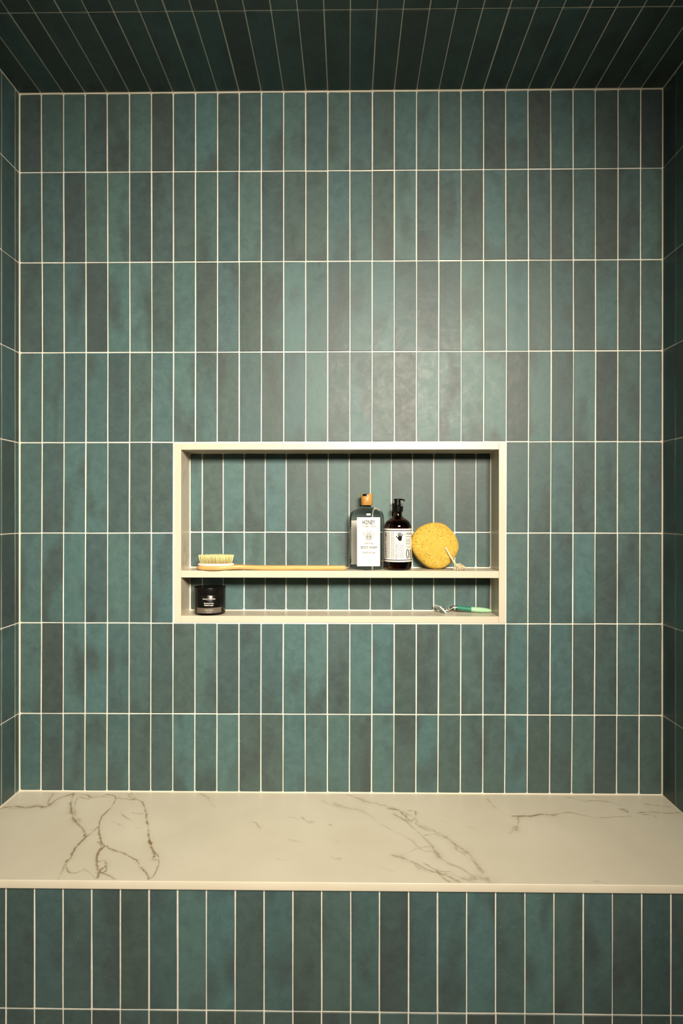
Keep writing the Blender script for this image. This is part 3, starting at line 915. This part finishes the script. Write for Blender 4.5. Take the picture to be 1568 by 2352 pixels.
# --- amber pump bottle
YA = 0.0468
ax = float(at(913.3, 1240, YA)[0]); RA = 31 * S45
soap = empty('pump_bottle', (ax, YA, ZSH))
tag(soap, 'amber glass pump bottle with printed cream label and black pump', 'bottle')
pr = [(26, ZSH + 0.0003), (29.3, ZSH + 0.001), (30.6, ZSH + 0.003), (31, ZSH + 0.006)]
pr += [(31, hz(y)) for y in (1290, 1260, 1230, 1212)]
pr += [(hw, hz(y)) for y, hw in ((1208.5, 30.8), (1205.5, 30.1), (1202, 28.8), (1199, 27.2), (1196, 24.8), (1193.3, 21.6), (1191, 18), (1189, 14.6), (1187, 11.6), (1185, 10), (1182, 9.5), (1173, 9.5))]
part('bottle_body', loft('bottle_body', [(r * S45, r * S45, z) for r, z in pr], 96, centre=(ax, YA)), AMBER, soap)
def ring(name, r0, r1, z0, z1, mat, parent, c, n=96):
    V = []; Fc = []
    for i in range(n):
        a = 2 * math.pi * i / n; cs, sn = math.cos(a), math.sin(a)
        for r, z in ((r0, z0), (r1, z0), (r1, z1), (r0, z1)): V.append((c[0] + cs * r, c[1] + sn * r, z))
    for i in range(n):
        for k in range(4):
            a, b = i * 4 + k, ((i + 1) % n) * 4 + k; a2, b2 = i * 4 + (k + 1) % 4, ((i + 1) % n) * 4 + (k + 1) % 4
            Fc.append((a, b, b2, a2))
    me = fix_normals(mesh(name, V, Fc)); 
    return part(name, me, mat, parent)
zA = lambda py: hz(py, YA - RA)
lab2 = ring('label', RA + 0.0001, RA + 0.0005, zA(1290.8), zA(1214.4), PAPER, soap, (ax, YA))
for y0, y1 in ((1219.6, 1217.8), (1287.6, 1285.8), ):
    ring('printed_line', RA + 0.0004, RA + 0.0007, zA(y0), zA(y1), INK, lab2, (ax, YA))
d2 = Decal(ax, YA, RA, RA, 0.0007)
T = [d2.text('GARRISON HOME', 884.6, 888.2, 1222.5, 1282.5, rot=1, bold=0.02), d2.text('DIRECTIONS', 908.0, 912.3, 1250, 1283.8, rot=1),
     d2.text('GARRISON', 931.0, 943.2, 1222.8, 1228.6, bold=0.01), d2.text('SCENT', 931.2, 942.4, 1255, 1258.6), ]
letters(T, INK, lab2)
# big numerals: tall oval nought and a one
T = [d2.stroke(ellipse_pts(935.3, 1272.0, 2.6, 10.2, n=24), 1.5), d2.stroke([(941.2, 1261.5), (941.2, 1282.5)], 1.7), d2.stroke([(933.6, 1264), (932.4, 1272), (933.6, 1280)], 1.6), d2.stroke([(937.0, 1264), (938.2, 1272), (937.0, 1280)], 1.6)]
letters(T, INK, lab2, 'numeral', True)
T = []
# open hand
hx, hy = 917.9, 1233.0
T.append(d2.poly([(914.0, 1234), (914.4, 1231.8), (918, 1230.8), (921.6, 1231.6), (923.0, 1233.4), (922.6, 1236.5), (921.8, 1240.5), (920.6, 1242.4), (916.2, 1242.4), (914.6, 1240.2), (913.6, 1237.5)]))
for (x0, y0, x1, y1, w) in ((915.2, 1233, 913.7, 1224.2, 1.9), (917.4, 1232, 917.0, 1222.6, 1.9), (919.6, 1232, 920.4, 1223.0, 1.9), (921.7, 1233, 924.6, 1226.0, 1.8), (915.0, 1238.6, 909.6, 1230.8, 2.1)):
    P = [(x0 + (x1 - x0) * t, y0 + (y1 - y0) * t) for t in (0, 0.35, 0.7, 0.92, 1.0)]
    T.append(d2.stroke(P[:4], w)); T.append(d2.stroke(P[3:], w * 0.6))
letters(T, INK, lab2, 'hand_emblem', True)
T = []
for x in (889.8, 891.6, 893.4, 895.2):                 # close-set small print, too fine to read
    y = 1222.5
    while y < 1281:
        l = random.uniform(1.5, 5); T.append(d2.stroke([(x, y), (x, min(y + l, 1282))], 0.75)); y += l + 0.9
for x in (899.6, 902.8, 914.9, 918.5, 922.2, 925.6):
    y = 1222.5 if x < 905 else 1251
    while y < 1281:
        l = random.uniform(1.5, 5); T.append(d2.stroke([(x, y), (x, min(y + l, 1283))], 1.0)); y += l + 1.0
letters([d2.text('HOME & BODY CO.', 907.6, 928.2, 1244.0, 1246.0)], INK_SOFT, lab2)
for y in (1232.6, 1240.2, 1244.4, 1248.8):
    x = 931.2
    while x < 941: l = random.uniform(1.5, 3.2); T.append(d2.stroke([(x, y), (min(x + l, 942.6), y)], 1.6)); x += l + 0.7
for (x0, y0, x1, y1) in ((905.8, 1221.5, 905.8, 1284), (929.7, 1221.5, 929.7, 1284), (906, 1248, 929.6, 1248), (930, 1236.6, 943, 1236.6), (930, 1252, 943, 1252)):
    T.append(d2.stroke([(x0 + (x1 - x0) * t / 8, y0 + (y1 - y0) * t / 8) for t in range(9)], 0.4))
letters(T, INK_SOFT, lab2, 'small_print', True)
# pump
pump = part('pump_collar', loft('pump_collar', [(r * S45, r * S45, hz(y)) for y, r in ((1175.6, 10.4), (1175.4, 11.2), (1174.6, 11.4), (1172.8, 11.4), (1172.5, 12.1), (1171, 12.1), (1170.7, 11.8), (1170.0, 11.8), (1169.7, 12.2), (1168.2, 12.2), (1167.9, 11.9), (1167.2, 11.9), (1166.9, 12.5), (1163.4, 12.5), (1162.8, 12.0), (1162.7, 8))], 64, smooth=False, centre=(ax, YA)), BLACK, soap)
ac = float(at(912.6, 1155, YA)[0])
part('pump_stem', loft('pump_stem', [(r * S45, r * S45, hz(y)) for y, r in ((1163, 7.9), (1160, 7.8), (1155, 7.3), (1150, 7.0), (1147.6, 7.0))], 40, centre=(ac, YA)), BLACK, soap)
V = []; Fc = []
hd = [(903.2, 1148.4, 0.6, 0.3), (904.4, 1148.2, 5.0, 1.6), (907, 1147.6, 7.0, 2.2), (912, 1147.2, 7.6, 2.2), (917, 1147.0, 7.2, 2.1), (921, 1147.2, 5.4, 1.9), (925, 1147.9, 4.2, 1.8), (928, 1149.0, 3.8, 1.7), (929.8, 1150.2, 3.4, 1.3)]
ns = 20
for (px, py, hw, hh) in hd:
    p = at(px, py, YA)
    for k in range(ns):
        a = 2 * math.pi * k / ns; c, s = math.cos(a), math.sin(a)
        kk = (abs(c) ** 3 + abs(s) ** 3) ** (-1 / 3)
        V.append((p[0], YA + c * kk * hw * S45, p[2] + s * kk * hh * S45))
for j in range(len(hd) - 1):
    for k in range(ns): Fc.append((j * ns + k, j * ns + (k + 1) % ns, (j + 1) * ns + (k + 1) % ns, (j + 1) * ns + k))
Fc += [tuple(range(ns)), tuple(range((len(hd) - 1) * ns, len(hd) * ns))[::-1]]
part('pump_head', fix_normals(mesh('pump_head', V, Fc, True)), BLACK, soap)

# --- yellow sponge leaning against the niche back
YS = 0.043
SS = (0.032 - CAM[1]) / F_PX
outl = [(1001.7, 1199.5), (1025.7, 1204), (1040, 1216), (1048, 1229.4), (1053.6, 1243.8), (1056, 1253), (1052.8, 1269), (1044.8, 1285), (1032, 1297), (1016, 1306), (998.6, 1307), (982.6, 1302.8), (968, 1291.6), (954, 1275.7), (946.7, 1259.7), (945, 1243.8), (950, 1228), (962, 1212.7), (981, 1203)]
sc = (1000.5, 1254.0)
ang = np.array([math.atan2(-(y - sc[1]), x - sc[0]) for x, y in outl]); rad_ = np.array([math.hypot(x - sc[0], y - sc[1]) for x, y in outl]) * SS
o_ = np.argsort(ang); ang, rad_ = ang[o_], rad_[o_]
ang3 = np.concatenate([ang - 2 * math.pi, ang, ang + 2 * math.pi]); rad3 = np.concatenate([rad_] * 3)
th = np.linspace(-math.pi, math.pi, 720, endpoint=False)
rr_ = np.interp(th, ang3, rad3); rr_ = np.real(np.fft.ifft(np.fft.fft(rr_) * np.exp(-(np.fft.fftfreq(720) * 38) ** 2)))
bm = bmesh.new(); bmesh.ops.create_icosphere(bm, subdivisions=8, radius=1.0)
sm_ = bpy.data.meshes.new('foam'); bm.to_mesh(sm_); bm.free()
D = np.empty(len(sm_.vertices) * 3); sm_.vertices.foreach_get('co', D); D = D.reshape(-1, 3)
rho = np.clip(np.hypot(D[:, 0], D[:, 2]), 0, 1); TH = np.arctan2(D[:, 2], D[:, 0])
Rth = np.interp(TH, np.append(th, math.pi), np.append(rr_, rr_[0])) * rho * (1 + 0.45 * (1 - rho))
HT = 0.0265
P = np.stack([Rth * np.cos(TH), HT * np.sign(D[:, 1]) * np.abs(D[:, 1]) ** 0.72, Rth * np.sin(TH)], -1)
nrm = P / np.array([0.07 ** 2, HT ** 2, 0.07 ** 2]); nrm /= np.linalg.norm(nrm, axis=1)[:, None]
# lumps, then pores pressed into the foam
for _ in range(26):
    c = P[rng.integers(len(P))]; d = np.linalg.norm(P - c, axis=1)
    P = P + nrm * (rng.normal(0, 0.0009) * np.exp(-(d / 0.016) ** 2))[:, None]
order = np.argsort(P[:, 0]); xs_ = P[order, 0]
pore = np.zeros(len(P)); disp = np.zeros(len(P))
front_i = np.where((D[:, 1] < -0.55))[0]
for n_p in range(2700):
    c = P[rng.integers(len(P))] if n_p > 700 else P[rng.choice(front_i)]
    big = rng.uniform() < 0.07
    r0 = rng.uniform(0.0009, 0.0014) if big else rng.uniform(0.00040, 0.00085)
    el = rng.uniform(0.65, 1.5)
    i0, i1 = np.searchsorted(xs_, [c[0] - 0.004, c[0] + 0.004]); w = order[i0:i1]
    q = P[w] - c; k_ = np.abs(q).max(1) < 0.004; w = w[k_]; qq = q[k_]
    d = np.sqrt((qq[:, 0] * el) ** 2 + (qq[:, 2] / el) ** 2 + (qq[:, 1] * 0.6) ** 2)
    g = np.exp(-(d / r0) ** 4)
    disp[w] = np.maximum(disp[w], g * (r0 * 1.7)); pore[w] = np.maximum(pore[w], g * (1.0 if big else 0.75))
P = P - nrm * disp[:, None]
tl = math.radians(-9)                      # top leans back
Rx = np.array([[1, 0, 0], [0, math.cos(tl), -math.sin(tl)], [0, math.sin(tl), math.cos(tl)]])
P = P @ Rx.T
sx_ = float(at(sc[0], sc[1], 0.034)[0])
P = P + np.array([sx_, 0, 0]); P[:, 2] += ZSH + 0.0002 - P[:, 2].min(); P[:, 1] += ND - 0.0012 - P[:, 1].max()
sponge = empty('bath_sponge', (sx_, float(P[:, 1].mean()), ZSH))
tag(sponge, 'round yellow porous bath sponge with rope loop, leaning beside the amber bottle', 'sponge')
sm_.vertices.foreach_set('co', P.ravel())
sm_.polygons.foreach_set('use_smooth', [True] * len(sm_.polygons)); sm_.update()
pa = sm_.attributes.new('pore', 'FLOAT', 'POINT'); pa.data.foreach_set('value', pore.astype(np.float32))
part('foam', sm_, make_sponge_mat(), sponge)
def sponge_front(px, py):
    """front surface of the sponge behind a pixel"""
    Y = 0.03
    for _ in range(4):
        p = at(px, py, Y); m_ = (np.abs(P[:, 0] - p[0]) < 0.004) & (np.abs(P[:, 2] - p[2]) < 0.004)
        if not m_.any(): return p
        Y = P[m_][:, 1].min()
    return at(px, py, Y)
ROPE = simple('cotton_rope', (0.70, 0.60, 0.40), 0.9)
fy = [sponge_front(*p)[1] for p in ((1023.5, 1259), (1029, 1268), (1035, 1278))]
path = [at(1022.6, 1257.2, fy[0] + 0.004), at(1023.6, 1259.3, fy[0] - 0.0012), at(1029, 1269, fy[1] - 0.0028), at(1035.5, 1280, fy[2] - 0.003), at(1041, 1289, 0.018), at(1046.2, 1297.0, 0.016)]
path = smooth_path(path, 60)
parts_ = []
for sgn in (0, math.pi):
    pl = []
    for i, p in enumerate(path):
        t = i / len(path) * 46 + sgn
        pl.append(np.array(p) + np.array([math.cos(t) * 0.0013, math.sin(t) * 0.0011, math.cos(t) * 0.0009]))
    me = tube('rope', pl, 0.0019, 8); parts_.append(([v.co[:] for v in me.vertices], [tuple(f.vertices) for f in me.polygons])); bpy.data.meshes.remove(me)
part('rope', join_mesh('rope', parts_, True), ROPE, sponge)
parts_ = []
kn = path[-1]
for i in range(54):
    t = i / 53
    if i < 34: ex, ey, ez = random.uniform(1056, 1073), random.uniform(0.002, 0.03), 0
    elif i < 46: ex, ey, ez = random.uniform(1040, 1052), random.uniform(-0.0, 0.012), 0
    else: ex, ey, ez = random.uniform(1046, 1058), random.uniform(0.005, 0.02), 0
    e = at(ex, 1308, ey); e[2] = ZSH + 0.0012 + abs(random.gauss(0, 0.0016)) + (0.0035 if 1062 < ex else 0) * random.random() * 1.6
    k0 = np.array(kn) + np.array([random.gauss(0, 0.0012), random.gauss(0, 0.001), random.gauss(0, 0.001)])
    mid_ = (k0 + e) / 2 + np.array([random.gauss(0, 0.0018), random.gauss(0, 0.0018), abs(random.gauss(0.0028, 0.0022))])
    me = tube('tassel', smooth_path([k0, mid_, e], 10), [0.0007] * 11, 5); parts_.append(([v.co[:] for v in me.vertices], [tuple(f.vertices) for f in me.polygons])); bpy.data.meshes.remove(me)
tag(part('tassel', join_mesh('tassel', parts_, True), ROPE, sponge), kind='stuff')

# --- long-handled bath brush
BW = make_wood('beech', (0.62, 0.32, 0.10), (0.74, 0.43, 0.155), (14, 260, 260), 0.38)
Y0 = 0.020
x_ = lambda px: float(at(px, 1305, Y0)[0])
sb = (Y0 - CAM[1]) / F_PX
brush = empty('bath_brush', (x_(497), Y0, ZSH))
tag(brush, 'long wooden bath brush with pale bristles lying on the niche shelf', 'brush')
#        px     y-centre half-width z-bottom z-top
sec = [(453.3, 0.0185, 0.004, 0.0060, 0.0100), (455.5, 0.0185, 0.012, 0.0030, 0.0122), (461, 0.0185, 0.0205, 0.0014, 0.0134), (470, 0.0185, 0.0262, 0.0006, 0.0138), (483, 0.0185, 0.0298, 0.0002, 0.0140), (497, 0.0185, 0.0308, 0.0002, 0.0140),
       (511, 0.0188, 0.0292, 0.0003, 0.0142), (522, 0.0192, 0.0250, 0.0008, 0.0146), (531, 0.0196, 0.0205, 0.0014, 0.0150), (541, 0.0200, 0.0165, 0.0022, 0.0156), (555, 0.0205, 0.0132, 0.0026, 0.0152), (572, 0.021, 0.0114, 0.0018, 0.0142), (595, 0.0215, 0.0112, 0.0006, 0.0134), (620, 0.022, 0.0114, 0.0002, 0.0133), (700, 0.0225, 0.0112, 0.0002, 0.0133), (770, 0.0225, 0.0110, 0.0002, 0.0133), (786, 0.0225, 0.0108, 0.0003, 0.0133), (791, 0.0225, 0.0098, 0.0008, 0.0128), (793.6, 0.0225, 0.0078, 0.0022, 0.0114), (794.4, 0.0225, 0.005, 0.004, 0.0095)]
sec = smooth_path(sec, 76); V = []; Fc = []; ns = 24
for (px, yc_, hw, z0, z1) in sec:
    z1 = max(z1, z0 + 0.001); x = x_(px)
    for k in range(ns):
        a = 2 * math.pi * k / ns; c, s = math.cos(a), math.sin(a); kk = (abs(c) ** 5 + abs(s) ** 5) ** (-1 / 5)
        V.append((x, yc_ + c * kk * hw, ZSH + max(0.0002, (z0 + z1) / 2 + s * kk * (z1 - z0) / 2)))
for j in range(len(sec) - 1):
    for k in range(ns): Fc.append((j * ns + k, j * ns + (k + 1) % ns, (j + 1) * ns + (k + 1) % ns, (j + 1) * ns + k))
Fc += [tuple(range(ns)), tuple(range((len(sec) - 1) * ns, len(sec) * ns))[::-1]]
part('handle', fix_normals(mesh('handle', V, Fc, True)), BW, brush)
hc = x_(496.2)
PAD = simple('rubber_pad', (0.80, 0.76, 0.70), 0.6)
pz = [(0.94, 0.0130), (0.99, 0.0142), (1.0, 0.0165), (0.985, 0.0188), (0.93, 0.0198)]
part('bristle_pad', loft('bristle_pad', [(41.6 * sb * k, 0.0290 * k, ZSH + z) for k, z in pz], 64, 2.2, centre=(hc, 0.0185)), PAD, brush)
parts_ = []; stp = 0
ax_, ay_ = 37.5 * sb, 0.0250
for iy in range(8):
    v = -1 + 2 * (iy + 0.5) / 8
    m_ = int(round(24 * math.sqrt(max(0.05, 1 - v * v))))
    for ix in range(m_):
        u = (-1 + 2 * (ix + 0.5) / m_) * math.sqrt(1 - v * v * 0.97)
        b0 = np.array([hc + u * ax_, 0.0185 + v * ay_, ZSH + 0.0185])
        tip = b0 + np.array([u * 0.0050 + random.gauss(0, 0.0004), v * 0.0045 + random.gauss(0, 0.0004), 0.0245 + random.gauss(0, 0.0004)])
        for h in range(4):
            ja = np.array([random.gauss(0, 0.0003), random.gauss(0, 0.0003), 0]); jb = np.array([random.gauss(0, 0.0007), random.gauss(0, 0.0007), random.gauss(0, 0.0004)])
            me = tube('b', [b0 + ja, (b0 + ja + tip + jb) / 2, tip + jb], [0.0007, 0.0009, 0.0012], 5)
            parts_.append(([vv.co[:] for vv in me.vertices], [tuple(f.vertices) for f in me.polygons])); bpy.data.meshes.remove(me)
BR = simple('bristle', (0.72, 0.62, 0.29), 0.7)
tag(part('bristles', join_mesh('bristles', parts_, True), BR, brush), 'cream bristles', kind='stuff')

# --- black shaving cream jar
YJ = 0.0415; RJ = 0.0452
sj = (YJ - CAM[1]) / F_PX
jx = float(at(482, 1380, YJ)[0])
jar = empty('cream_jar', (jx, YJ, LG))
tag(jar, 'glossy black shaving cream jar standing below the brush head', 'jar')
JB = simple('jar_plastic', (0.005, 0.0045, 0.004), 0.24, Specular_IOR_Level=0.3)
HJ = 0.0790
part('jar_body', loft('jar_body', [(RJ * f, RJ * f, LG + z) for f, z in ((0.93, 0.0002), (0.965, 0.0007), (0.982, 0.0022), (0.985, 0.020), (0.992, 0.0575), (0.985, 0.058))], 96, centre=(jx, YJ)), JB, jar)
part('lid', loft('lid', [(RJ * f, RJ * f, LG + z) for f, z in ((0.985, 0.0580), (0.993, 0.0581), (0.9935, 0.0584), (1.0, HJ - 0.0014), (0.996, HJ - 0.0005), (0.985, HJ))], 96, centre=(jx, YJ)), JB, jar)
dj = Decal(jx, YJ, RJ * 0.993, RJ * 0.993, 0.0003)
BAND = simple('grey_band', (0.13, 0.105, 0.080), 0.45)
WHITE = simple('white_print', (0.80, 0.78, 0.74), 0.6)
# the band follows the jar, so it bows with the perspective
zb0 = float(at(480, 1409.0, YJ - RJ)[2]); zb1 = float(at(480, 1396.8, YJ - RJ)[2])
V = []; Fc = []
a0 = math.asin((float(at(453, 1400, YJ - 0.03)[0]) - jx) / RJ); a1 = math.asin((float(at(507.2, 1400, YJ - 0.03)[0]) - jx) / RJ)
for i in range(31):
    a = a0 + (a1 - a0) * i / 30
    for z in (zb0, zb1): V.append((jx + math.sin(a) * RJ * 0.9935, YJ - math.cos(a) * RJ * 0.9935, z))
for i in range(30): Fc.append((2 * i, 2 * i + 2, 2 * i + 3, 2 * i + 1))
band = part('label', flip_to_camera(mesh('label', V, Fc)), BAND, jar)
T = [dj.text('UNSCENTED', 470, 488.5, 1400.6, 1402.6, extra=0.0004), dj.text('5 OZ. 150 g', 473.5, 485.3, 1405.8, 1408.0, extra=0.0004)]
letters(T, WHITE, band)
T = [dj.text('THE ART', 465.3, 477.3, 1375.0, 1377.3, bold=0.02), dj.stroke([(478, 1378.2), (480.0, 1374.6), (481.0, 1373.6)], 0.5), dj.text('SHAVING', 481.5, 494, 1374.6, 1377.0, bold=0.02),
     dj.text('Shaving Cream', 468.2, 490.6, 1384.4, 1388.0, bold=0.02), dj.text('Crème à raser', 468.8, 490.0, 1388.6, 1391.8, bold=0.02)]
letters(T, WHITE, jar)
letters([dj.text('NEW YORK', 473, 486, 1378.4, 1379.8)], INK_SOFT, jar)
T = []
for i in range(3):
    T.append(dj.stroke([(477.4 + i * 1.9, 1367), (477.4 + i * 1.9, 1372.2)], 0.7)); T.append(dj.stroke([(476.8, 1367.4 + i * 2), (481.8, 1367.4 + i * 2)], 0.35))
letters(T, INK_SOFT, jar, 'emblem', True)

# --- razor
YR = 0.052
sr_ = (YR - CAM[1]) / F_PX
rp_ = lambda px, py, Y=YR: at(px, py, Y)
razor = empty('razor', (float(rp_(1064, 1400)[0]), YR, LG))
tag(razor, 'green-handled razor with chrome neck lying on the bottom of the niche', 'razor')
MINT = simple('mint_plastic', srgb(160, 210, 165), 0.35)
TEAL = simple('teal_rubber', srgb(42, 128, 105), 0.5)
CHROME = simple('chrome', (0.72, 0.70, 0.66), 0.18, 1.0)
HEADP = simple('pale_blue_plastic', srgb(205, 222, 222), 0.4)
def rod(name, pts_, mat, flat=1.0, n_=20):
    """pts_: (px, py, radius px)"""
    c = smooth_path([(*rp_(x, y), r * sr_) for x, y, r in pts_], 8 * (len(pts_) - 1))
    return part(name, tube(name, [p[:3] for p in c], [max(p[3], 0.0003) for p in c], n_, flat), mat, razor)
rod('handle', [(1081.2, 1399.3, 5.4), (1085, 1399.5, 5.6), (1095, 1400.1, 5.8), (1107, 1401.0, 5.5), (1118, 1401.9, 4.6), (1125, 1402.6, 3.2), (1128.2, 1402.9, 1.4), (1128.8, 1403.0, 0.5)], MINT)
g = rod('grip', [(1048.8, 1395.2, 3.6), (1049.6, 1395.3, 4.9), (1056, 1396.2, 4.9), (1066, 1397.5, 4.9), (1076, 1398.7, 5.0), (1081, 1399.3, 5.2), (1081.8, 1399.4, 4.6)], TEAL)
for i in range(13):
    t = (i + 0.5) / 13; px = 1050.5 + 30 * t; py = 1395.4 + 3.8 * t; p = rp_(px, py)
    me = loft('rib', [(4.95 * sr_, 4.95 * sr_, -0.0004), (5.2 * sr_, 5.2 * sr_, 0), (4.95 * sr_, 4.95 * sr_, 0.0004)], 20)
    me.transform(Matrix.Translation(Vector(p)) @ Matrix.Rotation(math.radians(90), 4, 'Y'))
    part('rib', me, TEAL, g)
rod('neck', [(1050, 1395.0, 3.3), (1045, 1394.4, 3.2), (1040, 1394.8, 2.9), (1035, 1397.2, 2.5), (1031, 1399.8, 2.2), (1026, 1401.6, 1.9), (1021, 1401.6, 1.6)], CHROME, 0.8)
rod('neck_insert', [(1049, 1392.8, 1.3), (1044, 1392.2, 1.5), (1039, 1392.8, 1.4), (1035, 1394.8, 1.0), (1032, 1397.2, 0.6)], BLACK, 0.8)
for i, (px, py, r) in enumerate(((1024, 1397.6, 2.6), (1029, 1397.2, 2.0), (1018.5, 1399.6, 2.4))):
    me = loft('pivot', sub_rings([(r * sr_ * 0.5, r * sr_ * 0.5, -0.008), (r * sr_, r * sr_, -0.006), (r * sr_, r * sr_, 0.006), (r * sr_ * 0.5, r * sr_ * 0.5, 0.008)], 2), 16)
    me.transform(Matrix.Translation(Vector(rp_(px, py))) @ Matrix.Rotation(math.radians(90), 4, 'X'))
    part('pivot', me, CHROME, razor)
# cartridge: a long slab, tilted, its blade side turned down to the left
me = boxes('cartridge', [(-0.0145, 0.0145, -0.019, 0.019, -0.0022, 0.0022)], 0.0014)
p = rp_(1010.6, 1399.9)
p[2] = max(p[2], LG + 0.0125)
Mx = Matrix.Translation(Vector(p)) @ Matrix.Rotation(math.radians(20), 4, 'Z') @ Matrix.Rotation(math.radians(43), 4, 'Y')
me.transform(Mx); ct = part('cartridge', me, HEADP, razor)
for i in range(4):
    me = boxes('blade', [(-0.0085 + i * 0.005, -0.0065 + i * 0.005, -0.0165, 0.0165, -0.0027, -0.0018)])
    me.transform(Mx); part('blade', me, CHROME, ct)
me = boxes('lubricating_strip', [(0.0108, 0.0142, -0.017, 0.017, -0.0026, 0.0006)], 0.0005)
me.transform(Mx); part('lubricating_strip', me, simple('aqua_strip', srgb(150, 225, 225), 0.4), ct)
